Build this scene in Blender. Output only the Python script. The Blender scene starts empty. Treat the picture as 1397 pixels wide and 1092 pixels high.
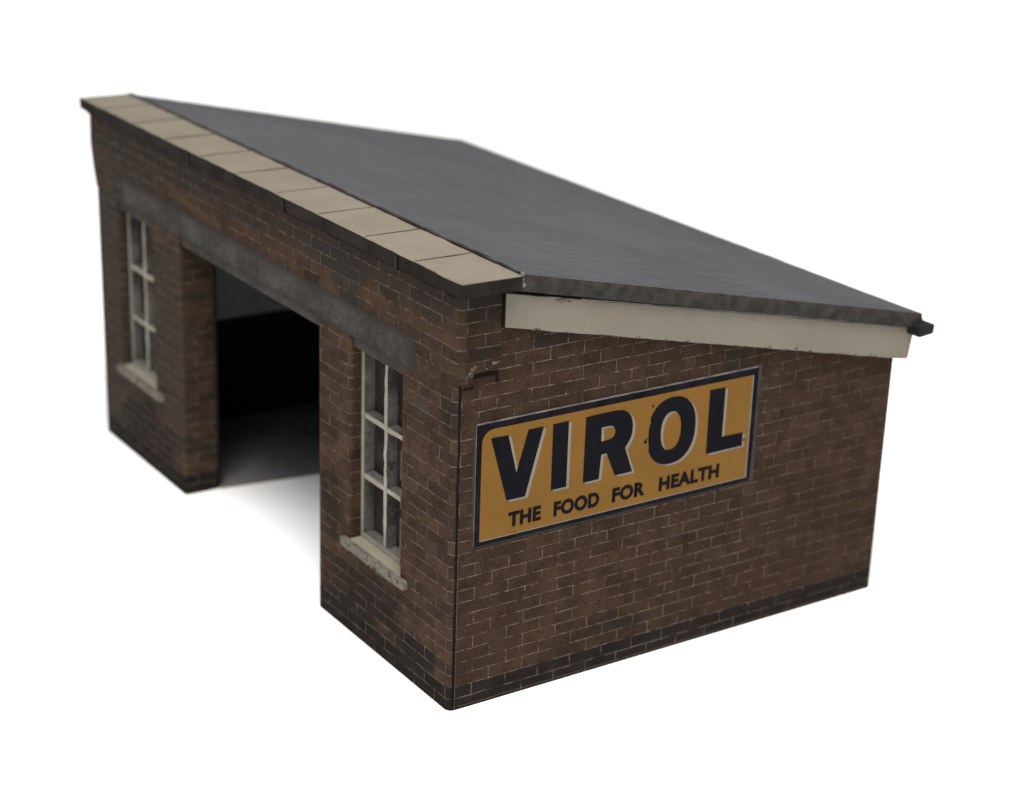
import bpy, bmesh, math, random
from mathutils import Vector, Matrix, noise

# One unit = the height of the little building's front wall (about 6 cm on the table).
S = bpy.context.scene
COL = S.collection
S.unit_settings.scale_length = 0.06
random.seed(4)

# ------------------------------------------------------------------ dimensions
L = 2.006          # length of the front
D = 1.2983         # depth of the gable end
F = -0.005         # front plane (y)
T = 0.096          # front wall thickness
SL = 0.2211        # roof slope
ZL = 0.765         # underside of the lintel
DX0, DX1 = -1.4235, -0.622      # doorway
W1 = (-0.463, -0.2225)          # right window opening
W2 = (-1.853, -1.6126)          # left window opening
WZ = 0.236
CR = 0.030         # brick course
BL = 0.0912        # brick length

# ------------------------------------------------------------------ node helpers
class NT:
    def __init__(self, mat):
        self.t = mat.node_tree; self.n = self.t.nodes; self.l = self.t.links
    def node(self, ty, ins=None, **kw):
        nd = self.n.new(ty)
        for k, v in kw.items(): setattr(nd, k, v)
        if ins:
            for k, v in ins.items(): self.put(nd.inputs[k], v)
        return nd
    def put(self, sock, v):
        if isinstance(v, bpy.types.NodeSocket): self.l.new(v, sock)
        else:
            if hasattr(sock.default_value, '__len__') and not hasattr(v, '__len__'): v = (v, v, v)
            if hasattr(sock.default_value, '__len__') and len(sock.default_value) == 4 and len(v) == 3: v = tuple(v) + (1,)
            sock.default_value = v
    def math(self, op, a, b=0.0, c=None, clamp=False):
        nd = self.node('ShaderNodeMath', operation=op); nd.use_clamp = clamp
        self.put(nd.inputs[0], a); self.put(nd.inputs[1], b)
        if c is not None: self.put(nd.inputs[2], c)
        return nd.outputs[0]
    def mix(self, f, a, b, mode='MIX'):
        nd = self.node('ShaderNodeMix', data_type='RGBA', blend_type=mode)
        self.put(nd.inputs[0], f); self.put(nd.inputs[6], a); self.put(nd.inputs[7], b)
        return nd.outputs[2]
    def smooth(self, v, a, b, lo=0.0, hi=1.0):
        nd = self.node('ShaderNodeMapRange', interpolation_type='SMOOTHSTEP')
        self.put(nd.inputs[0], v); nd.inputs[1].default_value = a; nd.inputs[2].default_value = b
        nd.inputs[3].default_value = lo; nd.inputs[4].default_value = hi
        return nd.outputs[0]
    def noise(self, vec, scale, detail=4, rough=0.55, dist=0.0):
        nd = self.node('ShaderNodeTexNoise', {'Vector': vec, 'Scale': scale, 'Detail': detail, 'Roughness': rough, 'Distortion': dist})
        return nd.outputs[0]
    def noisec(self, vec, scale, detail=2):
        nd = self.node('ShaderNodeTexNoise', {'Vector': vec, 'Scale': scale, 'Detail': detail})
        return nd.outputs['Color']
    def comb(self, x, y, z=0.0):
        nd = self.node('ShaderNodeCombineXYZ'); self.put(nd.inputs[0], x); self.put(nd.inputs[1], y); self.put(nd.inputs[2], z)
        return nd.outputs[0]

def new_mat(name, rough=0.9, spec=0.04):
    m = bpy.data.materials.new(name); m.use_nodes = True
    t = NT(m); b = t.n['Principled BSDF']
    b.inputs['Roughness'].default_value = rough
    b.inputs['Specular IOR Level'].default_value = spec
    co = t.node('ShaderNodeTexCoord').outputs['Object']
    return m, t, b, co

def bump(t, b, h, dist, strength=1.0):
    nd = t.node('ShaderNodeBump', {'Height': h, 'Distance': dist, 'Strength': strength})
    t.l.new(nd.outputs[0], b.inputs['Normal'])

def card(name, col, var=0.12, speck=0.25, scale=30, rough=0.85, spec=0.05, speckcol=None, bumpd=0.0006):
    """painted or printed card: a mottled colour with fine fibres and dirt specks"""
    m, t, b, co = new_mat(name, rough, spec)
    n1 = t.noise(co, scale * 0.25, 5, 0.6)
    n2 = t.noise(co, scale * 6, 3, 0.6)
    k = t.math('ADD', t.smooth(n1, 0.3, 0.7, 1 - var, 1 + var), t.smooth(n2, 0.3, 0.7, -var * 0.8, var * 0.8))
    c = t.mix(1.0, col, t.comb(k, k, k), 'MULTIPLY')
    if speck:
        sp = t.smooth(t.noise(co, scale * 2.2, 3, 0.7), 0.64, 0.72)
        c = t.mix(t.math('MULTIPLY', sp, speck), c, speckcol or tuple(x * 0.3 for x in col))
    t.put(b.inputs['Base Color'], c)
    bump(t, b, n2, bumpd, 0.6)
    return m

def brick_mat(name, brick_a, brick_b, patches, plinth=True, dx=0.0, orange=0.5, soot=0.3, fade=None, tone=(0.83, 0.785, 0.735)):
    m, t, b, co = new_mat(name, 0.95, 0.03)
    sep = t.node('ShaderNodeSeparateXYZ', {0: co})
    x, y, z = sep.outputs
    u0 = t.math('ADD', t.math('ADD', x, y), dx)
    wob = t.node('ShaderNodeSeparateColor', {0: t.noisec(co, 38, 2)})
    u = t.math('ADD', u0, t.math('MULTIPLY', t.math('SUBTRACT', wob.outputs[0], 0.5), 0.0040))
    zz = t.math('ADD', z, t.math('MULTIPLY', t.math('SUBTRACT', wob.outputs[1], 0.5), 0.0034))
    uv = t.comb(u, t.math('ADD', zz, 0.0004), 0)
    bt = t.node('ShaderNodeTexBrick', {'Vector': uv, 'Color1': (0, 0, 0), 'Color2': (1, 1, 1), 'Mortar': (0.5, 0.5, 0.5), 'Scale': 1.0,
                'Mortar Size': 0.0016, 'Mortar Smooth': 0.6, 'Bias': 0.0, 'Brick Width': BL, 'Row Height': CR}, offset=0.5, squash=1.0)
    rnd = bt.outputs['Color']; mor = bt.outputs['Fac']
    rv = t.node('ShaderNodeSeparateColor', {0: rnd}).outputs[0]
    # individual bricks
    c = t.mix(t.smooth(rv, 0.1, 0.9), brick_a, brick_b)
    nl = t.noise(co, 3.2, 4, 0.6)
    nm = t.noise(co, 17, 5, 0.65)
    nf = t.noise(co, 160, 3, 0.7)
    c = t.mix(t.math('MULTIPLY', t.smooth(nl, 0.5, 0.68), orange), c, (0.058, 0.033, 0.020))
    g = t.math('ADD', t.smooth(nm, 0.28, 0.72, 0.74, 1.24), t.smooth(nf, 0.25, 0.75, -0.28, 0.28))
    c = t.mix(1.0, c, t.comb(g, g, g), 'MULTIPLY')
    # sooty bricks picked out one by one
    c = t.mix(t.math('MULTIPLY', t.smooth(rv, 0.93, 0.96), soot), c, (0.019, 0.017, 0.0165))
    # printed soot and repair patches with ragged edges
    rag = t.math('ADD', t.math('MULTIPLY', t.math('SUBTRACT', t.noise(co, 9, 5, 0.65), 0.5), 1.9),
                 t.math('MULTIPLY', t.math('SUBTRACT', rv, 0.5), 0.25))
    for (pu, pz, ru, rz, k, pc) in patches:
        du = t.math('DIVIDE', t.math('SUBTRACT', u0, pu + dx), ru)
        dz = t.math('DIVIDE', t.math('SUBTRACT', z, pz), rz)
        d = t.math('SQRT', t.math('ADD', t.math('MULTIPLY', du, du), t.math('MULTIPLY', dz, dz)))
        f = t.smooth(t.math('ADD', d, rag), 1.15, 0.55)
        c = t.mix(t.math('MULTIPLY', f, k), c, pc)
    if plinth:
        pl = t.math('LESS_THAN', zz, CR * 2 - 0.0004)
        pc = t.mix(t.smooth(nm, 0.3, 0.7), (0.0085, 0.0081, 0.0076), (0.0150, 0.0138, 0.0127))
        pc = t.mix(t.smooth(nf, 0.5, 0.75), pc, (0.017, 0.0165, 0.0155))
        c = t.mix(t.math('MULTIPLY', pl, 0.88), c, pc)
    # broken pale pointing
    wear = t.math('MAXIMUM', t.smooth(t.noise(co, 21, 4, 0.7), 0.40, 0.52), 0.16)
    if fade is not None:      # pointing printed fainter over part of the sheet
        wear = t.math('MULTIPLY', wear, t.smooth(t.math('ADD', u0, t.math('MULTIPLY', nl, 0.5)), fade[0], fade[1], 1.0, fade[2]))
    mc = t.mix(t.smooth(t.noise(co, 60, 3, 0.6), 0.3, 0.75), (0.056, 0.046, 0.038), (0.155, 0.131, 0.110))
    mf = t.math('MULTIPLY', mor, wear)
    c = t.mix(t.math('MULTIPLY', mor, 0.40), c, (0.010, 0.0078, 0.0063))
    c = t.mix(t.math('MULTIPLY', mf, 0.95), c, mc)
    # pin-point paper nicks
    nick = t.smooth(t.noise(co, 120, 2, 0.6), 0.735, 0.765)
    c = t.mix(t.math('MULTIPLY', nick, 0.30), c, (0.10, 0.080, 0.062))
    c = t.mix(1.0, c, tone, 'MULTIPLY')
    t.put(b.inputs['Base Color'], c)
    h = t.math('ADD', t.math('MULTIPLY', mor, -1.0), t.math('MULTIPLY', nf, 0.6))
    bump(t, b, h, 0.0016, 0.8)
    return m

# ------------------------------------------------------------------ materials
GREY = (0.0255, 0.0245, 0.0235); SOOT = (0.0125, 0.0120, 0.0115); RUST = (0.062, 0.034, 0.020)
M = {}
M['front'] = brick_mat('front brick print', (0.03268, 0.02204, 0.0171), (0.05016, 0.03192, 0.0228), [
    (-0.30, 0.955, 0.42, 0.055, 0.60, GREY), (-0.95, 0.94, 0.50, 0.07, 0.58, (0.026, 0.0235, 0.022)), (-1.62, 0.95, 0.45, 0.07, 0.6, GREY),
    (-0.50, 0.90, 0.10, 0.08, 0.7, GREY), (-1.75, 0.86, 0.20, 0.10, 0.6, GREY),
    (-1.30, 0.88, 0.14, 0.03, 0.18, RUST), (-0.36, 0.89, 0.06, 0.035, 0.45, RUST), (-0.83, 0.88, 0.09, 0.03, 0.38, RUST), (-1.05, 0.875, 0.08, 0.025, 0.35, RUST), (-1.86, 0.50, 0.26, 0.65, 0.75, (0.032, 0.0275, 0.0245)), (-1.50, 0.45, 0.14, 0.5, 0.65, (0.032, 0.0275, 0.0245)),
    (-0.37, 0.125, 0.20, 0.085, 0.68, SOOT), (-0.14, 0.09, 0.09, 0.05, 0.8, SOOT), (-1.68, 0.12, 0.22, 0.10, 0.75, SOOT),
    (-0.15, 0.70, 0.035, 0.03, 0.6, (0.034, 0.034, 0.037)), (-0.57, 0.30, 0.06, 0.10, 0.6, SOOT),
    (-0.30, 0.085, 0.035, 0.012, 0.9, RUST), (-0.02, 0.72, 0.05, 0.05, 0.5, SOOT),
], dx=0.02, orange=0.28)
M['gable'] = brick_mat('gable brick print', (0.02808, 0.01908, 0.01375), (0.03456, 0.02279, 0.016), [
    (0.44, 0.12, 0.05, 0.035, 0.8, (0.017, 0.015, 0.014)), (0.52, 0.10, 0.045, 0.02, 0.7, (0.016, 0.014, 0.0135)),
    (0.78, 0.715, 0.03, 0.028, 0.75, (0.020, 0.019, 0.0185)), (0.655, 0.295, 0.009, 0.014, 0.85, (0.014, 0.014, 0.016)),
    (0.95, 0.10, 0.35, 0.06, 0.4, (0.037, 0.0225, 0.0155)), (0.10, 0.16, 0.16, 0.10, 0.35, (0.037, 0.0235, 0.017)),
    (0.25, 0.86, 0.07, 0.022, 0.55, (0.018, 0.016, 0.0165)), (1.10, 0.28, 0.14, 0.10, 0.35, (0.022, 0.0155, 0.012)),
], dx=0.0345, orange=0.12, soot=0.25, fade=(0.95, 1.45, 0.6), tone=(0.91, 0.83, 0.775))
M['pier'] = brick_mat('pier brick print', (0.02365, 0.01595, 0.01238), (0.033, 0.0209, 0.01485), [
    (0.06, 0.97, 0.05, 0.06, 0.8, (0.019, 0.0175, 0.0165)), (0.075, 0.88, 0.02, 0.06, 0.6, (0.019, 0.0175, 0.0165))], plinth=False, dx=0.02, orange=0.5)
M['coping'] = card('cream coping card', (0.1213, 0.1047, 0.0810), 0.07, 0.35, 26, 0.75, 0.06)
M['edge'] = card('scorched card edge', (0.0135, 0.0108, 0.0092), 0.35, 0.5, 40, 0.9, 0.04, (0.028, 0.022, 0.018), 0.003)
M['joint'] = card('scored line', (0.055, 0.043, 0.033), 0.3, 0, 60)
M['black'] = card('burnt cut line', (0.004, 0.004, 0.0042), 0.3, 0, 60)
M['cream'] = card('cream board card', (0.1243, 0.1083, 0.08337), 0.05, 0.45, 22, 0.75, 0.3, (0.055, 0.046, 0.034))
M['roofcard'] = card('grey roof edge', (0.0310, 0.0285, 0.0255), 0.30, 0.75, 120, 0.95, 0.04, (0.085, 0.078, 0.066), 0.006)
M['tabedge'] = card('pale opening edge', (0.085, 0.076, 0.064), 0.3, 0.4, 60)
M['silltop'] = card('cream sill card', (0.185, 0.168, 0.128), 0.10, 0.3, 60)
M['tab'] = card('grey tab edge', (0.040, 0.036, 0.032), 0.3, 0.4, 60)
M['glue'] = card('dried glue and chipped card', (0.095, 0.086, 0.076), 0.3, 0.4, 60)
M['frame'] = card('cream window card', (0.205, 0.190, 0.152), 0.12, 0.3, 60)
M['frameside'] = card('sooty window card edge', (0.075, 0.070, 0.063), 0.45, 0.9, 45, 0.9, 0.04, (0.014, 0.012, 0.011), 0.002)
M['pane'] = card('dark window backing', (0.021, 0.0165, 0.0145), 0.4, 0.4, 40)
M['lining'] = card('bare inner card', (0.19, 0.18, 0.182), 0.1, 0, 20)
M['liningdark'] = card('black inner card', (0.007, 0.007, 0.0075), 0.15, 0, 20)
M['gutter'] = card('black gutter card', (0.0095, 0.0085, 0.0078), 0.3, 0.3, 40, 0.7, 0.08, (0.025, 0.022, 0.019), 0.002)
M['signborder'] = card('worn black sign border', (0.0065, 0.006, 0.008), 0.4, 0.75, 55, 0.8, 0.02, (0.036, 0.032, 0.030), 0.0015)
M['signblack'] = card('black sign print', (0.0048, 0.0045, 0.0062), 0.10, 0.12, 60, 0.7, 0.02, (0.015, 0.015, 0.017), 0.0003)
M['signwhite'] = card('off white sign print', (0.145, 0.132, 0.112), 0.08, 0.3, 60, 0.6, 0.05)
M['signgrey'] = card('paper edge', (0.10, 0.092, 0.082), 0.35, 0.5, 60, 0.8, 0.05)

def sign_yellow():
    m, t, b, co = new_mat('yellow sign print', 0.6, 0.05)
    n = t.noise(co, 7, 3); f = t.noise(co, 220, 2)
    k = t.math('ADD', t.smooth(n, 0.3, 0.7, 0.95, 1.05), t.smooth(f, 0.3, 0.7, -0.05, 0.05))
    c = t.mix(1.0, (0.1231, 0.061, 0.0123), t.comb(k, k, k), 'MULTIPLY')
    c = t.mix(t.math('MULTIPLY', t.smooth(t.noise(co, 75, 2), 0.735, 0.75), 0.7), c, (0.03, 0.018, 0.008))
    t.put(b.inputs['Base Color'], c)
    return m
M['yellow'] = sign_yellow()

def lintel_mat():
    m, t, b, co = new_mat('grey concrete print', 0.92, 0.04)
    n = t.noise(co, 7, 4, 0.6); f = t.noise(co, 190, 2, 0.7); g = t.noise(co, 40, 4, 0.65)
    c = t.mix(t.smooth(n, 0.35, 0.65), (0.030, 0.0275, 0.0245), (0.046, 0.0425, 0.0385))
    k = t.math('ADD', t.smooth(f, 0.25, 0.75, 0.70, 1.30), t.smooth(g, 0.3, 0.7, -0.16, 0.16))
    c = t.mix(1.0, c, t.comb(k, k, k), 'MULTIPLY')
    # ragged sooty margin of the print
    sep = t.node('ShaderNodeSeparateXYZ', {0: co})
    w1 = t.math('MULTIPLY', t.math('SUBTRACT', g, 0.5), 0.030); w2 = t.math('MULTIPLY', t.math('SUBTRACT', n, 0.5), 0.06)
    zz = t.math('ADD', sep.outputs[2], w1)
    m1 = t.smooth(t.math('ABSOLUTE', t.math('SUBTRACT', zz, 0.803)), 0.016, 0.042)
    m2 = t.smooth(t.math('ABSOLUTE', t.math('ADD', t.math('ADD', sep.outputs[0], w2), 1.0)), 0.765, 0.832)
    c = t.mix(t.math('MULTIPLY', t.math('MAXIMUM', m1, m2), 0.85), c, (0.022, 0.0190, 0.0165))
    t.put(b.inputs['Base Color'], c); bump(t, b, f, 0.0014, 0.6)
    return m
M['lintel'] = lintel_mat()

def sill_mat():
    m, t, b, co = new_mat('chipped sill card', 0.85, 0.04)
    n = t.noise(co, 95, 5, 0.7); f = t.noise(co, 45, 5, 0.75)
    c = t.mix(t.smooth(n, 0.40, 0.68), (0.128, 0.116, 0.097), (0.072, 0.064, 0.055))
    c = t.mix(t.smooth(f, 0.54, 0.62), c, (0.042, 0.036, 0.032))
    t.put(b.inputs['Base Color'], c); bump(t, b, n, 0.0022, 0.7)
    return m
M['sillfront'] = sill_mat()

def roof_mat():
    m, t, b, co = new_mat('grey roofing felt print', 0.75, 0.08)
    sep = t.node('ShaderNodeSeparateXYZ', {0: co})
    st = t.comb(t.math('MULTIPLY', sep.outputs[0], 46), t.math('MULTIPLY', sep.outputs[1], 7), 0)
    st2 = t.comb(t.math('MULTIPLY', sep.outputs[0], 130), t.math('MULTIPLY', sep.outputs[1], 10), 0)
    a = t.noise(st, 1, 4, 0.65); a2 = t.noise(st2, 1, 3, 0.6)
    n = t.noise(co, 2.4, 4, 0.6); f = t.noise(co, 150, 3, 0.7)
    k = t.math('ADD', t.smooth(a, 0.3, 0.7, 0.86, 1.12), t.smooth(n, 0.3, 0.7, -0.10, 0.10))
    k = t.math('ADD', k, t.smooth(f, 0.25, 0.75, -0.13, 0.13))
    k = t.math('ADD', k, t.smooth(a2, 0.62, 0.75, 0.0, 0.14))
    k = t.math('SUBTRACT', k, t.smooth(t.noise(st2, 0.8, 2, 0.5), 0.66, 0.74, 0.0, 0.22))
    c = t.mix(1.0, (0.0432, 0.0430, 0.0465), t.comb(k, k, k), 'MULTIPLY')
    c = t.mix(t.math('MULTIPLY', t.smooth(t.noise(co, 95, 2, 0.6), 0.735, 0.76), 0.45), c, (0.12, 0.11, 0.085))
    t.put(b.inputs['Base Color'], c); bump(t, b, t.math('ADD', f, a2), 0.0016, 0.5)
    return m
M['roof'] = roof_mat()

def table_mat():
    m, t, b, co = new_mat('white table paper', 0.95, 0.05)
    n = t.noise(co, 12, 3)
    k = t.smooth(n, 0.3, 0.7, 0.925, 0.945)
    t.put(b.inputs['Base Color'], t.comb(k, k, k))
    return m
M['table'] = table_mat()

# ------------------------------------------------------------------ mesh helpers
def obj(name, bm, mats, parent=None, normals=True):
    if normals: bmesh.ops.recalc_face_normals(bm, faces=bm.faces[:])
    me = bpy.data.meshes.new(name); bm.to_mesh(me); bm.free()
    for m in (mats if isinstance(mats, (list, tuple)) else [mats]): me.materials.append(m)
    o = bpy.data.objects.new(name, me); COL.objects.link(o)
    if parent: o.parent = parent
    return o

def add_box(bm, x0, x1, y0, y1, z0, z1, mi=0, bev=0.0, seg=2):
    vs = [bm.verts.new(p) for p in ((x0,y0,z0),(x1,y0,z0),(x1,y1,z0),(x0,y1,z0),(x0,y0,z1),(x1,y0,z1),(x1,y1,z1),(x0,y1,z1))]
    fs = [bm.faces.new([vs[i] for i in q]) for q in ((0,3,2,1),(4,5,6,7),(0,1,5,4),(1,2,6,5),(2,3,7,6),(3,0,4,7))]
    for f in fs: f.material_index = mi
    if bev:
        es = list({e for f in fs for e in f.edges})
        bmesh.ops.bevel(bm, geom=es, offset=bev, segments=seg, profile=0.5, affect='EDGES', clamp_overlap=True)
    return fs

def prism(bm, pts, axis, a, b, mi=0, cap_mi=None):
    """pts in the two other axes, extruded along axis from a to b"""
    def P(p, v):
        return {0: (v, p[0], p[1]), 1: (p[0], v, p[1]), 2: (p[0], p[1], v)}[axis]
    A = [bm.verts.new(P(p, a)) for p in pts]; B = [bm.verts.new(P(p, b)) for p in pts]
    n = len(pts); fs = [bm.faces.new(A[::-1]), bm.faces.new(B)]
    for f in fs: f.material_index = mi if cap_mi is None else cap_mi
    for i in range(n):
        f = bm.faces.new((A[i], A[(i+1) % n], B[(i+1) % n], B[i])); f.material_index = mi; fs.append(f)
    return fs

def rough_up(bm, amp, freq, sel=lambda v: True):
    for v in bm.verts:
        if sel(v): v.co += noise.noise_vector(v.co * freq) * amp

def empty(name, loc=(0, 0, 0)):
    o = bpy.data.objects.new(name, None); COL.objects.link(o); o.location = loc
    o.empty_display_size = 0.1
    return o

# ------------------------------------------------------------------ the building
shed = empty('model_building')
shed['label'] = 'small brown brick card model building with sloping grey roof and open doorway'
shed['category'] = 'model building'

# ---- front wall: one sheet with a doorway and two window openings
bm = bmesh.new()
xs = sorted([-L, W2[0], W2[1], DX0, DX1, W1[0], W1[1], 0.0])
zs = [0.0, WZ, ZL, 1.0]
gv = {(i, j): bm.verts.new((x, F, z)) for i, x in enumerate(xs) for j, z in enumerate(zs)}
def hole(i, j):
    x = (xs[i] + xs[i+1]) / 2; z = (zs[j] + zs[j+1]) / 2
    return (DX0 < x < DX1 and z < ZL) or ((W1[0] < x < W1[1] or W2[0] < x < W2[1]) and WZ < z < ZL)
fs = [bm.faces.new((gv[i, j], gv[i+1, j], gv[i+1, j+1], gv[i, j+1])) for i in range(len(xs)-1) for j in range(len(zs)-1) if not hole(i, j)]
for v in [v for v in bm.verts if not v.link_faces]: bm.verts.remove(v)
r = bmesh.ops.extrude_face_region(bm, geom=fs)
for v in [g for g in r['geom'] if isinstance(g, bmesh.types.BMVert)]: v.co.y = T
bmesh.ops.recalc_face_normals(bm, faces=bm.faces[:])
def vert_edges(xv):
    return [e for e in bm.edges if all(abs(v.co.x - xv) < 1e-5 and abs(v.co.y - F) < 1e-5 for v in e.verts)
            and len(e.link_faces) == 2 and e.calc_face_angle(0) > 1.0]
bmesh.ops.bevel(bm, geom=vert_edges(0.0), offset=0.016, segments=5, profile=0.5, affect='EDGES')
for xv in (-L, DX0, DX1, W1[0], W1[1], W2[0], W2[1]):
    bmesh.ops.bevel(bm, geom=vert_edges(xv), offset=0.010 if xv != W1[1] else 0.003, segments=4, profile=0.5, affect='EDGES')
front = obj('front_wall', bm, M['front'], shed)
front['label'] = 'long brick front wall with a wide doorway'

# ---- gable, rear and far walls
def top(y): return 1.0582 - 0.052 - SL * y
bm = bmesh.new()
G0 = 0.0075
prism(bm, [(G0, 0.0), (D, 0.0), (D, top(D)), (T, top(T)), (G0, top(T))], 0, -0.088, 0.0005)
bmesh.ops.bevel(bm, geom=[e for e in bm.edges if all(v.co.x > -0.01 and v.co.y > D - .01 for v in e.verts)], offset=0.006, segments=3, affect='EDGES', profile=0.5)
gable = obj('gable_wall', bm, M['gable'], shed)
bm = bmesh.new(); prism(bm, [(T + .002, 0.0), (D, 0.0), (D, top(D)), (T + .002, top(T))], 0, -L + 0.003, -L + 0.088)
obj('gable_wall', bm, M['gable'], shed)['label'] = 'far end brick wall'
bm = bmesh.new(); add_box(bm, -L + .09, -0.09, D - 0.088, D - 0.0005, 0, top(D) - .001)
obj('rear_wall', bm, M['gable'], shed)
# seam where the front sheet meets the gable sheet: a burnt cut line, wandering a little
bm = bmesh.new()
zc = 0.012
while zc < 0.79:
    z1 = min(zc + 0.045, 0.79)
    w = 0.0024 + 0.0016 * noise.noise(Vector((zc * 9, 2.0, 0)))
    cy = 0.0068 + 0.0010 * noise.noise(Vector((zc * 5, 7.0, 0)))
    add_box(bm, -0.004, 0.0011, cy - w, cy + w, zc, z1); zc = z1
obj('wall_seam', bm, M['black'], shed)
bm = bmesh.new()
zc = 0.010
while zc < 0.42:
    w = 0.0009 + 0.0006 * noise.noise(Vector((zc * 30, 3.0, 0)))
    add_box(bm, -0.004, 0.0009, 0.0112 - w, 0.0112 + w, zc, zc + 0.03); zc += 0.03
obj('paper_edge', bm, M['joint'], shed)
bm = bmesh.new()
for k in range(26):
    y0 = 0.02 + k * 0.05; h = 0.0012 * noise.noise(Vector((k * 1.7, 0, 0)))
    add_box(bm, -0.004, 0.0009, y0, min(y0 + 0.0505, D - .006), 0.0065 + h, 0.0083 + h)
obj('paper_edge', bm, M['joint'], shed)

# ---- parapet ends: the upper front sheet wraps round and stands proud of the ends
PR = 0.012
bm = bmesh.new()
prism(bm, [(F + .014, 1.0), (0.101, 1.0), (0.101, 0.816), (0.028, 0.816), (0.028, 0.790), (F + .014, 0.790)], 0, -0.006, PR)
bmesh.ops.bevel(bm, geom=[e for e in bm.edges if all(abs(v.co.x - PR) < 1e-5 for v in e.verts)], offset=0.004, segments=2, affect='EDGES', profile=0.5)
obj('parapet_end', bm, M['pier'], shed)
bm = bmesh.new(); prism(bm, [(-0.014, 1.0), (PR, 1.0), (PR, 0.792), (-0.014, 0.792)], 1, F - .0006, F + .016)
bmesh.ops.bevel(bm, geom=[e for e in bm.edges if all(v.co.x > 0 and v.co.y < 0 for v in e.verts)], offset=0.011, segments=5, affect='EDGES', profile=0.5)
obj('parapet_end', bm, M['front'], shed)
bm = bmesh.new(); prism(bm, [(-L + .05, 1.0), (-L - 0.034, 1.0), (-L - 0.030, 0.90), (-L - .022, 0.83), (-L - .004, 0.775), (-L + .05, 0.77)], 1, F - .0008, T)
bmesh.ops.bevel(bm, geom=[e for e in bm.edges if all(v.co.x < -L and v.co.y < 0 for v in e.verts) and abs(e.verts[0].co.z - e.verts[1].co.z) > .02], offset=0.008, segments=3, affect='EDGES', profile=0.5)
obj('parapet_end', bm, M['front'], shed)
# the open tooth in the bonding beneath it
bm = bmesh.new()
add_box(bm, -0.003, 0.0022, 0.030, 0.1015, 0.7985, 0.8075); add_box(bm, -0.003, 0.0024, 0.0960, 0.1020, 0.781, 0.7990)
add_box(bm, -0.003, 0.0021, 0.012, 0.040, 0.7755, 0.7795)
obj('tooth_gap', bm, M['black'], shed)
bm = bmesh.new()
for (x_, y_, z_, r_) in ((0.0085, 0.030, 0.823, 0.0085), (0.011, 0.036, 0.829, 0.005), (0.0105, 0.022, 0.816, 0.0055), (0.0115, 0.062, 0.8215, 0.004), (0.0115, 0.085, 0.828, 0.0045), (0.0115, 0.094, 0.832, 0.003)):
    bmesh.ops.create_icosphere(bm, subdivisions=3, radius=r_, matrix=Matrix.Translation((x_, y_, z_)) @ Matrix.Diagonal((.45, 1.15, .8, 1)))
rough_up(bm, 0.006, 90)
obj('glue_smear', bm, card('grey mortar smear', (0.085, 0.072, 0.060), 0.35, 0.4, 60), shed)

# ---- lintel band over the openings and the recessed strip behind it
bm = bmesh.new()
add_box(bm, -1.832, -0.170, F - 0.0016, F + 0.01, ZL - .0002, 0.8452, bev=0.0025)
lin = obj('lintel', bm, M['lintel'], shed); lin['label'] = 'grey concrete lintel band over doorway and windows'
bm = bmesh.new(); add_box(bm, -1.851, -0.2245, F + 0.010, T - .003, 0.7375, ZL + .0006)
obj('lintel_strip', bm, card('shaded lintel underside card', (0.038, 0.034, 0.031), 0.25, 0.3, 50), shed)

# ---- coping: one slab, scored into slabs, dark cut edges with tabs
ZC = 1.0305
CY0, CY1 = -0.0295, 0.1205
bm = bmesh.new()
fsb = add_box(bm, -L - 0.038, 0.0535, CY0, CY1, 1.0, ZC)
bmesh.ops.subdivide_edges(bm, edges=[e for e in bm.edges if abs(e.verts[0].co.x - e.verts[1].co.x) > .5], cuts=90)
bmesh.ops.bevel(bm, geom=[e for e in bm.edges if all(v.co.z > ZC - 1e-4 for v in e.verts) and len(e.link_faces) == 2 and e.calc_face_angle(0) > 1], offset=0.0012, segments=2, affect='EDGES', profile=0.5)
rough_up(bm, 0.0016, 30)
for f in bm.faces:
    f.normal_update(); f.material_index = 0 if f.normal.z > 0.8 else 1
cop = obj('coping', bm, [M['coping'], M['edge']], shed)
cop['label'] = 'cream coping slabs along the front parapet'
for xj in (-0.1425, -0.361, -0.578, -0.796, -1.013, -1.224, -1.443, -1.660, -1.868):
    bm = bmesh.new()
    n = 8
    for i in range(n):
        y0 = CY0 + .004 + (CY1 - CY0 - .008) * i / n; y1 = CY0 + .004 + (CY1 - CY0 - .008) * (i + 1) / n
        w = 0.0011 + 0.0008 * noise.noise(Vector((xj * 9, i * 1.3, 0)))
        xx = xj + 0.0011 * noise.noise(Vector((xj * 3, i * .6, 4)))
        add_box(bm, xx - w, xx + w, y0, y1, ZC - 0.004, ZC + 0.0016)
    obj('score_line', bm, M['joint'], cop)
for xn in (-0.2098, -0.7462, -1.287, -1.8183):
    bm = bmesh.new()
    add_box(bm, xn - 0.004, xn + 0.005, CY0 - 0.0022, CY0 + .01, 1.0 - .004, ZC - .004, 0)
    add_box(bm, xn - 0.009, xn - 0.0045, CY0 - 0.0014, CY0 + .01, 1.0 - .005, ZC - .008, 1)
    obj('tab', bm, [M['black'], M['tab']], cop)
# narrow string course tucked below the coping
bm = bmesh.new(); add_box(bm, -L - .036, 0.0125, F - 0.0045, 0.0, 0.984, 0.9995)
bmesh.ops.subdivide_edges(bm, edges=[e for e in bm.edges if abs(e.verts[0].co.x - e.verts[1].co.x) > .5], cuts=80)
rough_up(bm, 0.0055, 30, lambda v: v.co.z < .99)
obj('string_course', bm, M['edge'], shed)

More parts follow.
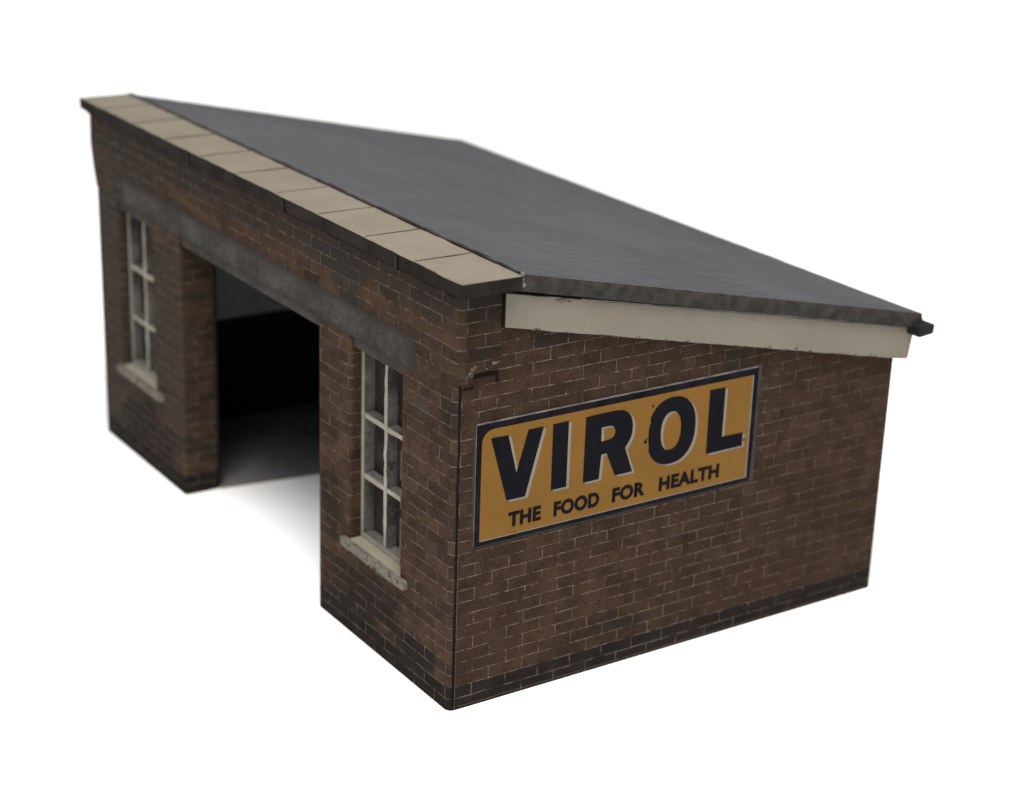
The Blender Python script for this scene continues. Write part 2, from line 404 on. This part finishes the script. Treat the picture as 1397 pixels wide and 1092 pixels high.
# ---- windows
def window(x0, x1, zsill, sx0, sx1):
    w = empty('window'); w.parent = shed
    zt, zb = 0.7405, zsill - 0.004
    y0, y1 = 0.026, 0.056
    bm = bmesh.new()
    s = 0.0140
    xm = (x0 + x1) / 2 - 0.006
    add_box(bm, x0, x0 + s, y0, y1, zb, zt); add_box(bm, x1 - s, x1, y0, y1, zb, zt)
    add_box(bm, x0 + s, x1 - s, y0, y1, zt - s * .8, zt); add_box(bm, x0 + s, x1 - s, y0, y1, zb, zb + 0.019)
    for f in bm.faces:
        f.normal_update(); f.material_index = 0 if abs(f.normal.y) > .5 or f.calc_center_median().z > 9 else 1
    obj('frame', bm, [M['frame'], M['frameside']], w)
    # glazing bars, cut slightly unevenly
    bm = bmesh.new()
    zrs = [zb + 0.019, 0.413, 0.567, zt - s * .8]
    for a, b_ in zip(zrs[:-1], zrs[1:]):
        add_box(bm, xm - .0066, xm + .0066, y0 + .0006, y1, a, b_)
    for zr_ in zrs[1:3]:
        add_box(bm, x0 + s, x1 - s, y0 + .0012, y1 - .0006, zr_ - .0064, zr_ + .0064)
    bmesh.ops.subdivide_edges(bm, edges=[e for e in bm.edges if e.calc_length() > .08], cuts=6)
    rough_up(bm, 0.0022, 45)
    for f in bm.faces:
        f.normal_update(); f.material_index = 0 if abs(f.normal.y) > .7 else 1
    obj('glazing_bars', bm, [M['frame'], M['frameside']], w)
    bm = bmesh.new(); add_box(bm, x0 - .001, x1 + .001, y1 - .0015, y1 + .012, zb - .001, zt + .002)
    obj('pane', bm, M['pane'], w)
    # sill
    bm = bmesh.new()
    h = 0.0215; yo = F - 0.0135
    pts = [(yo, zsill - h), (yo, zsill), (0.0255, zsill), (0.0255, zsill - h)]
    a = prism(bm, [(F + .0002, zsill - h), (F + .0002, zsill - .0004), (0.0255, zsill), (0.0255, zsill - h)], 0, x0 + .0005, x1 - .0005)
    for f in bm.faces: f.material_index = 0
    bm2 = bmesh.new(); add_box(bm2, sx0, sx1, yo, F - .0002, zsill - h, zsill)
    bmesh.ops.subdivide_edges(bm2, edges=bm2.edges[:], cuts=2)
    bmesh.ops.subdivide_edges(bm2, edges=[e for e in bm2.edges if abs(e.verts[0].co.x - e.verts[1].co.x) > .05], cuts=9)
    bmesh.ops.subdivide_edges(bm2, edges=[e for e in bm2.edges if abs(e.verts[0].co.x - e.verts[1].co.x) > .008], cuts=1)
    cx = (sx0 + sx1) / 2
    for v in bm2.verts:      # worn, rounded ends
        v.co += noise.noise_vector(v.co * 55) * 0.0010
        if abs(v.co.x - sx0) < .004 or abs(v.co.x - sx1) < .004:
            v.co.z += (zsill - h / 2 - v.co.z) * .22; v.co.y += 0.0015 if v.co.y < yo + .004 else 0
    bmesh.ops.recalc_face_normals(bm2, faces=bm2.faces[:])
    for f in bm2.faces:
        f.smooth = False
    obj('sill', bm, M['silltop'], w)
    obj('sill_nosing', bm2, M['sillfront'], w)
    return w
bm = bmesh.new()
for k in range(12):
    z0 = 0.275 + k * 0.024; w_ = 0.0011 + 0.0007 * noise.noise(Vector((k * 1.3, 0, 8)))
    if k not in (5, 8): add_box(bm, W1[1] - .0006 - w_, W1[1] + .0005, F - .0006, F + .004, z0, z0 + .024)
obj('paper_edge', bm, M['tabedge'], shed)
win = window(W1[0], W1[1], 0.2490, -0.490, -0.187)
win['label'] = 'near six-pane cream window'
win = window(W2[0], W2[1], 0.262, -1.868, -1.553)
win['label'] = 'far six-pane cream window'

# ---- inside: card linings seen through the doorway, most coloured black to darken the interior
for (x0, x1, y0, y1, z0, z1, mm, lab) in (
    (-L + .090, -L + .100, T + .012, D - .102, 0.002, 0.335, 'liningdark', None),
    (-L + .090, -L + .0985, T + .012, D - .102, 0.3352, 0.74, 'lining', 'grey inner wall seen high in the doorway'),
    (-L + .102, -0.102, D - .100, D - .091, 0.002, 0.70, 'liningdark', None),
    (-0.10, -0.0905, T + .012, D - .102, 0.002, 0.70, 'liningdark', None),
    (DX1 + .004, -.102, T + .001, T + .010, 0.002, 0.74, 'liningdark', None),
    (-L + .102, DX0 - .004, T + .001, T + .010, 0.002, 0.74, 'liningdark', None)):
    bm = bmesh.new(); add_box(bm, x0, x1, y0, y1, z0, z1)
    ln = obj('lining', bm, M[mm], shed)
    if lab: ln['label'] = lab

# added dark sheet for the shade on the inner floor, brown along its rim
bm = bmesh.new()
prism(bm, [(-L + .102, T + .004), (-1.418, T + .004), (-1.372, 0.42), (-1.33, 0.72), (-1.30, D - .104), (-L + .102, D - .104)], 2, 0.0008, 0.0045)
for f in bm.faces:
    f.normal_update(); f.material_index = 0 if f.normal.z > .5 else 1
obj('floor_shade_sheet', bm, [card('dark grey floor shade', (0.135, 0.130, 0.135), 0.2, 0.2, 14), card('brown floor shade edge', (0.22, 0.17, 0.12), 0.2, 0, 30)], shed)['label'] = 'dark sheet added as floor shade inside the doorway'

# ---- roof: thick rough-edged slab
def zr(y): return 1.0582 - SL * y
RY0, RY1 = CY1 + .0012, 1.3455
RT = 0.0400
XN = 0.0330
bm = bmesh.new()
NX, NY = 64, 60
def rx(i, j):
    t_ = j / NY
    xf = -L - 0.036 - 0.085 * t_
    return xf + (XN - xf) * i / NX
def ry(j): return RY0 + (RY1 - RY0) * j / NY
tv, bv = {}, {}
for i in range(NX + 1):
    for j in range(NY + 1):
        x, y = rx(i, j), ry(j)
        e = 1.0 if i in (0, NX) or j in (0, NY) else 0.0
        r1 = noise.noise_vector(Vector((x * 30, y * 30, 0.3))) * 0.0014 * e
        dz = noise.noise(Vector((x * 1.3, y * 1.3, 5))) * 0.0022
        tv[i, j] = bm.verts.new((x + r1.x, y + (r1.y if j == NY else 0), zr(y) + dz - e * 0.0018 + r1.z * .6))
def quad(a, b, c, d, mi):
    f = bm.faces.new((a, b, c, d)); f.material_index = mi; return f
for i in range(NX):
    for j in range(NY): quad(tv[i, j], tv[i+1, j], tv[i+1, j+1], tv[i, j+1], 0)
# edge strips in four rough layers down to the underside
ring = [(i, 0) for i in range(NX)] + [(NX, j) for j in range(NY)] + [(i, NY) for i in range(NX, 0, -1)] + [(0, j) for j in range(NY, 0, -1)]
prev = [tv[k] for k in ring]
for lay in range(1, 5):
    cur = []
    for (i, j) in ring:
        x, y = rx(i, j), ry(j)
        r1 = noise.noise_vector(Vector((x * 34, y * 34, lay * 1.7))) * 0.0024
        bulge = 0.0022 * math.sin(math.pi * lay / 4)
        ox = bulge if i == NX else (-bulge if i == 0 else 0); oy = bulge if j == NY else 0
        cur.append(bm.verts.new((x + ox + r1.x, y + oy + (r1.y if 0 < j else 0), zr(y) - RT * lay / 4 + r1.z * .5)))
    for k in range(len(ring)):
        k2 = (k + 1) % len(ring); quad(prev[k], cur[k], cur[k2], prev[k2], 1)
    prev = cur
f = bm.faces.new(prev[::-1]); f.material_index = 1
bmesh.ops.triangulate(bm, faces=[f])
roof = obj('roof', bm, [M['roof'], M['roofcard']], shed); roof['label'] = 'sloping grey felt roof sheet with rough edge'
# dark glued joint between roof and coping
bm = bmesh.new(); add_box(bm, -L - .036, 0.034, CY1 - .0004, CY1 + .0080, 1.001, ZC + 0.0035)
bmesh.ops.subdivide_edges(bm, edges=[e for e in bm.edges if abs(e.verts[0].co.x - e.verts[1].co.x) > .5], cuts=110)
rough_up(bm, 0.0042, 28, lambda v: v.co.z > 1.02)
obj('roof_joint', bm, card('dirty joint card', (0.022, 0.019, 0.017), 0.3, 0.3, 40), shed)
bm = bmesh.new()
for (x, y, z, r_) in ((0.044, 0.125, 1.031, 0.0055), (0.043, 0.131, 1.006, 0.0065), (0.041, 0.127, 1.016, 0.0045)):
    bmesh.ops.create_icosphere(bm, subdivisions=3, radius=r_, matrix=Matrix.Translation((x, y, z)))
rough_up(bm, 0.006, 80)
obj('glue_blob', bm, M['glue'], shed)

# ---- bargeboard on the gable
bm = bmesh.new()
BX = 0.022
prism(bm, [(0.1022, 0.9095), (1.3200, 0.6385), (1.3255, 0.6440), (1.3350, 0.7145), (1.3310, 0.7205), (0.1022, 0.9865)], 0, 0.0006, BX)
long_e = [e for e in bm.edges if e.calc_length() > 1]
bmesh.ops.subdivide_edges(bm, edges=long_e, cuts=60)
bmesh.ops.bevel(bm, geom=[e for e in bm.edges if all(abs(v.co.x - BX) < 1e-5 for v in e.verts) and len(e.link_faces) == 2 and e.calc_face_angle(0) > 1], offset=0.0016, segments=2, affect='EDGES', profile=0.5)
rough_up(bm, 0.0016, 24)
for f in bm.faces:
    f.normal_update(); f.material_index = 1 if f.normal.y < -0.8 else (2 if f.normal.z < -.8 else 0)
bb = obj('bargeboard', bm, [M['cream'], M['edge'], M['joint']], shed)
bb['label'] = 'cream bargeboard under the roof edge'
bm = bmesh.new()
for i in range(46):       # chipped paint along the lower edge
    tt = random.random(); y = 0.12 + 1.18 * tt; z = 0.9095 - (0.9095 - 0.6415) * (y - .1022) / 1.2143
    r_ = random.uniform(0.0012, 0.0036)
    bmesh.ops.create_icosphere(bm, subdivisions=2, radius=r_, matrix=Matrix.Translation((BX - .0008, y, z + random.uniform(-.001, .004))) @ Matrix.Diagonal((.5, 2.0, .8, 1)))
rough_up(bm, 0.002, 120)
obj('paint_chip', bm, card('dirty chip', (0.05, 0.042, 0.034), 0.3, 0.4, 70), bb)
bm = bmesh.new()
for (y, z, r_) in ((0.25, 0.950, 0.009), (0.265, 0.9445, 0.007), (0.235, 0.952, 0.006)):
    bmesh.ops.create_icosphere(bm, subdivisions=3, radius=r_, matrix=Matrix.Translation((BX - .001, y, z)) @ Matrix.Diagonal((.35, 1.6, .6, 1)))
rough_up(bm, 0.003, 110)
obj('glue_smear', bm, card('dull glue smear', (0.088, 0.072, 0.064), 0.3, 0.4, 70), bb)
# bright strip of card showing above the board
bm = bmesh.new()
prism(bm, [(0.30, 0.9435), (1.322, 0.7235), (1.322, 0.7265), (0.30, 0.9462)], 0, 0.004, 0.0225)
obj('paper_edge', bm, M['signgrey'], bb)

# ---- gutter along the back eave
bm = bmesh.new()
prism(bm, [(1.310, 0.7090), (1.3590, 0.7130), (1.3620, 0.7385), (1.310, 0.7380)], 0, -L - .10, 0.0665)
bmesh.ops.bevel(bm, geom=bm.edges[:], offset=0.0035, segments=2, affect='EDGES', profile=0.5)
obj('gutter', bm, M['gutter'], shed)

# ------------------------------------------------------------------ the sign
SX = 0.0
sign = empty('advertising_sign', (SX, 0.4474, 0.5448))
sign['label'] = 'yellow and black VIROL advertising sign on the brick gable end'
sign['category'] = 'sign'
oy, oz = 0.4474, 0.5448
def loc(pts): return [(a - oy, b - oz) for a, b in pts]
B0, B1, C0, C1 = 0.0500, 0.8435, 0.4003, 0.6900
bm = bmesh.new()
prism(bm, loc([(B0, C0), (B1, C0 - .001), (B1 + .002, C1 + .002), (B0, C1)]), 0, 0.0006, 0.0040)
obj('border', bm, M['signborder'], sign)
bm = bmesh.new()   # torn pale paper edge along the top and the left
n = 40
for i in range(n):
    a, b_ = B0 + (B1 - B0) * i / n, B0 + (B1 - B0) * (i + 1) / n
    w = 0.0022 + 0.0012 * noise.noise(Vector((i * .7, 1, 0)))
    z0 = C1 + .002 * i / n
    prism(bm, loc([(a, z0 - .0004), (b_, z0 - .0004), (b_, z0 + w), (a, z0 + w)]), 0, 0.0006, 0.0044)
for i in range(14):
    a, b_ = C0 + (C1 - C0) * i / 14, C0 + (C1 - C0) * (i + 1) / 14
    w = 0.0013 + 0.0010 * noise.noise(Vector((i * .7, 9, 0)))
    prism(bm, loc([(B0 - w, a), (B0 + .0002, a), (B0 + .0002, b_), (B0 - w, b_)]), 0, 0.0005, 0.0030)
obj('paper_edge', bm, M['signgrey'], sign)
bm = bmesh.new()   # dirty glue line around the paper
prism(bm, loc([(B0 - .007, C0 - .005), (B1 + .013, C0 - .006), (B1 + .015, C1 + .006), (B1 + .003, C1 + .007), (B0 - .006, C1 + .002)]), 0, 0.0003, 0.0010)
obj('glue_margin', bm, card('grey glue margin', (0.024, 0.0205, 0.0190), 0.4, 0.5, 40, 0.9, 0.2, (0.03, 0.026, 0.023)), sign)
Y0, Y1, Z0, Z1 = 0.0628, 0.8300, 0.4130, 0.6740
def rrect(y0, y1, z0, z1, r, steps=6):
    out = [(y0, z0), (y1, z0), (y1, z1)]
    cx, cz = y0 + r, z1 - r
    for k in range(steps + 1):
        a = math.pi / 2 + (math.pi / 2) * k / steps
        out.append((cx + r * math.cos(a), cz + r * math.sin(a)))
    return out
bm = bmesh.new(); prism(bm, loc(rrect(Y0 + .0006, Y1 + .0015, Z0 - .0028, Z1, 0.03)), 0, 0.0035, 0.0046)
obj('border_line', bm, M['signwhite'], sign)
bm = bmesh.new(); prism(bm, loc(rrect(Y0, Y1 - .0022, Z0, Z1 + .0004, 0.031)), 0, 0.0035, 0.0052)
yl = obj('face', bm, M['yellow'], sign)
yl['label'] = 'mustard yellow sign face'

def smooth_curve(ctrl, n=6):
    """Catmull-Rom through a list of points (open)"""
    out = []
    P = [ctrl[0]] + ctrl + [ctrl[-1]]
    for i in range(1, len(P) - 2):
        for k in range(n):
            t_ = k / n; p0, p1, p2, p3 = P[i-1], P[i], P[i+1], P[i+2]
            out.append(tuple(0.5 * ((2*p1[c]) + (-p0[c]+p2[c])*t_ + (2*p0[c]-5*p1[c]+4*p2[c]-p3[c])*t_*t_ + (-p0[c]+3*p1[c]-3*p2[c]+p3[c])*t_**3) for c in (0, 1)))
    out.append(ctrl[-1]); return out
ZB, ZT = 0.4975, 0.6560
def ell(cy, cz, ra, rb, n=56, p=2.25):
    o_ = []
    for k in range(n):
        a = 2 * math.pi * k / n; c, s = math.cos(a), math.sin(a)
        o_.append((cy + ra * math.copysign(abs(c) ** (2 / p), c), cz + rb * math.copysign(abs(s) ** (2 / p), s)))
    return o_
V = [(0.0856, ZT - .002), (0.1305, ZT - .003), (0.1552, 0.5590), (0.1843, ZT), (0.2241, ZT), (0.1804, ZB), (0.1318, ZB)]
I = [(0.2503, ZT), (0.2922, ZT + .001), (0.2927, ZB), (0.2513, ZB)]
bowl = smooth_curve([(0.3403, ZT + .0005), (0.418, ZT + .0015), (0.449, 0.6525), (0.4665, 0.6375), (0.4735, 0.612), (0.4700, 0.585), (0.4545, 0.5610)], 7)
R = bowl + [(0.4790, ZB), (0.4300, ZB), (0.4030, 0.5570), (0.3875, 0.5575), (0.3835, ZB), (0.3398, ZB)]
Rc = [(0.3845, 0.6240)] + smooth_curve([(0.405, 0.6240), (0.418, 0.6205), (0.4250, 0.6075), (0.4195, 0.5935), (0.405, 0.5895)], 5) + [(0.3855, 0.5890)]
O = ell(0.5890, 0.5782, 0.0706, 0.0832)
Oc = ell(0.5870, 0.5782, 0.0300, 0.0480)
for i, (a, b_) in enumerate(O):        # chipped left edge of the O
    if a < 0.5235: O[i] = (a + 0.0035 + 0.0025 * noise.noise(Vector((0, b_ * 60, 0))), b_)
Lt = [(0.6980, ZT + .003), (0.7441, ZT + .002), (0.7437, 0.5330), (0.8084, 0.5318), (0.8083, ZB + .001), (0.6988, ZB)]

def flat_letter(bm, outer, hole_=None, x0=0.0048, x1=0.0057, dy=0.0, dz=0.0):
    outer = loc([(a + dy, b_ + dz) for a, b_ in outer]); ho = loc([(a + dy, b_ + dz) for a, b_ in hole_]) if hole_ else None
    loops = [outer] + ([ho] if ho else [])
    edges = []
    for lp in loops:
        vs = [bm.verts.new((x1, a, b_)) for a, b_ in lp]
        edges += [bm.edges.new((vs[i], vs[(i + 1) % len(vs)])) for i in range(len(vs))]
    r_ = bmesh.ops.triangle_fill(bm, edges=edges, use_beauty=True)
    faces = [g for g in r_['geom'] if isinstance(g, bmesh.types.BMFace)]
    if ho:   # drop triangles that fell inside the counter
        def inside(pt, poly):
            c = False; j = len(poly) - 1
            for i in range(len(poly)):
                if (poly[i][1] > pt[1]) != (poly[j][1] > pt[1]) and pt[0] < (poly[j][0]-poly[i][0])*(pt[1]-poly[i][1])/(poly[j][1]-poly[i][1])+poly[i][0]: c = not c
                j = i
            return c
        bad = [f for f in faces if inside(tuple(f.calc_center_median())[1:], ho)]
        if bad: bmesh.ops.delete(bm, geom=bad, context='FACES_ONLY'); faces = [f for f in faces if f.is_valid]
    for f in faces:
        f.normal_update()
        if f.normal.x < 0: f.normal_flip()
    ex = bmesh.ops.extrude_face_region(bm, geom=faces)
    for v in [g for g in ex['geom'] if isinstance(g, bmesh.types.BMVert)]: v.co.x = x0

letters = [(V, None), (I, None), (R, Rc), (O, Oc), (Lt, None)]
for step, k in enumerate((1.0, 0.5)):
    bm = bmesh.new()
    for o_, h_ in letters: flat_letter(bm, o_, h_, 0.0048, 0.0056 + .0003 * step, 0.0080 * k, -0.0052 * k)
    obj('lettering_highlight', bm, M['signwhite'], sign)
bm = bmesh.new()
for o_, h_ in letters: flat_letter(bm, o_, h_, 0.0048, 0.0064)
# chips beside the O and the top edge
for (a, b_, r_) in ((0.5135, 0.5640, 0.0042), (0.5170, 0.5705, 0.0022), (0.5300, 0.6490, 0.0028), (0.8140, 0.5120, 0.003)):
    pts = [(a + r_ * (1 + .5 * noise.noise(Vector((k * 2.1, a * 50, 0)))) * math.cos(k * math.pi / 4), b_ + r_ * (1 + .5 * noise.noise(Vector((k * 1.7, b_ * 50, 3)))) * math.sin(k * math.pi / 4)) for k in range(8)]
    flat_letter(bm, pts, None, 0.0048, 0.0063)
lt = obj('lettering', bm, M['signblack'], sign)
lt['label'] = 'big black VIROL letters'

# slogan
def word(txt, y0, y1, z0, z1):
    cu = bpy.data.curves.new('slogan', 'FONT'); cu.body = txt; cu.offset = 0.042; cu.extrude = 0.0; cu.resolution_u = 6
    cu.space_character = 1.06
    tmp = bpy.data.objects.new('slogan', cu); COL.objects.link(tmp)
    bpy.context.view_layer.update()
    me = bpy.data.meshes.new_from_object(tmp.evaluated_get(bpy.context.evaluated_depsgraph_get()))
    bpy.data.objects.remove(tmp); bpy.data.curves.remove(cu)
    bm_ = bmesh.new(); bm_.from_mesh(me); bpy.data.meshes.remove(me)
    mx = [min(v.co[c] for v in bm_.verts) for c in (0, 1)]; Mx = [max(v.co[c] for v in bm_.verts) for c in (0, 1)]
    for v in bm_.verts:
        a = y0 + (y1 - y0) * (v.co.x - mx[0]) / (Mx[0] - mx[0]); b_ = z0 + (z1 - z0) * (v.co.y - mx[1]) / (Mx[1] - mx[1])
        v.co = (0.0062, a - oy, b_ - oz)
    for f in bm_.faces:
        f.normal_update()
        if f.normal.x < 0: f.normal_flip()
    ex = bmesh.ops.extrude_face_region(bm_, geom=bm_.faces[:])
    for v in [g for g in ex['geom'] if isinstance(g, bmesh.types.BMVert)]: v.co.x = 0.0048
    return bm_
tot = bmesh.new()
for args in (('THE', 0.1385, 0.2258, 0.4305, 0.4660), ('FOOD', 0.2615, 0.3885, 0.4293, 0.4660), ('FOR', 0.4258, 0.5200, 0.4293, 0.4655), ('HEALTH', 0.5620, 0.7430, 0.4295, 0.4648)):
    b_ = word(*args); me = bpy.data.meshes.new('tmp'); b_.to_mesh(me); b_.free(); tot.from_mesh(me); bpy.data.meshes.remove(me)
sl = obj('slogan', tot, M['signblack'], sign)
sl['label'] = 'small black line reading THE FOOD FOR HEALTH'

# ------------------------------------------------------------------ table
bm = bmesh.new(); add_box(bm, -60, 60, -60, 60, -0.3, 0.0)
tb = obj('table_surface', bm, M['table']); tb['kind'] = 'structure'
tb['label'] = 'plain white table surface'

# ------------------------------------------------------------------ light: a white studio and an unseen area lamp added to whiten the table
w = bpy.data.worlds.new('World'); S.world = w; w.use_nodes = True
w.node_tree.nodes['Background'].inputs[0].default_value = (1.0, 1.0, 1.0, 1)
w.node_tree.nodes['Background'].inputs[1].default_value = 0.90
ld = bpy.data.lights.new('added_area_lamp', 'AREA'); ld.shape = 'RECTANGLE'; ld.size = 5; ld.size_y = 5
ld.energy = 1250; ld.color = (1, 0.985, 0.96)
lo = bpy.data.objects.new('added_area_lamp', ld); COL.objects.link(lo); lo.location = (1.9, -1.1, 7.8)
lo.rotation_euler = (Vector((-0.6, 0.6, 0.3)) - lo.location).to_track_quat('-Z', 'Y').to_euler()

# ------------------------------------------------------------------ camera
Rm = Matrix(((0.5516781347591236, 0.8334013340866706, 0.033067385310179595), (-0.30750165368251026, 0.1663801997176393, 0.9368886604738259), (0.7753025013575124, -0.5270292643530111, 0.34806060665393906)))
cam = bpy.data.cameras.new('camera'); co_ = bpy.data.objects.new('camera', cam); COL.objects.link(co_)
co_.matrix_world = Matrix.Translation((3.2125, -2.0432, 2.1739)) @ Rm.transposed().to_4x4()
cam.sensor_fit = 'HORIZONTAL'; cam.sensor_width = 36; cam.lens = 36 * 2593.75 / 1397
cam.clip_start = 0.05; cam.clip_end = 300
cam.dof.use_dof = True; cam.dof.focus_distance = 4.22; cam.dof.aperture_fstop = 1.35
S.camera = co_

S.view_settings.view_transform = 'Standard'; S.view_settings.look = 'None'
S.view_settings.exposure = 0; S.view_settings.gamma = 1; S.view_settings.use_curve_mapping = False
S.cycles.max_bounces = 8; S.cycles.diffuse_bounces = 5
S.cycles.use_denoising = True
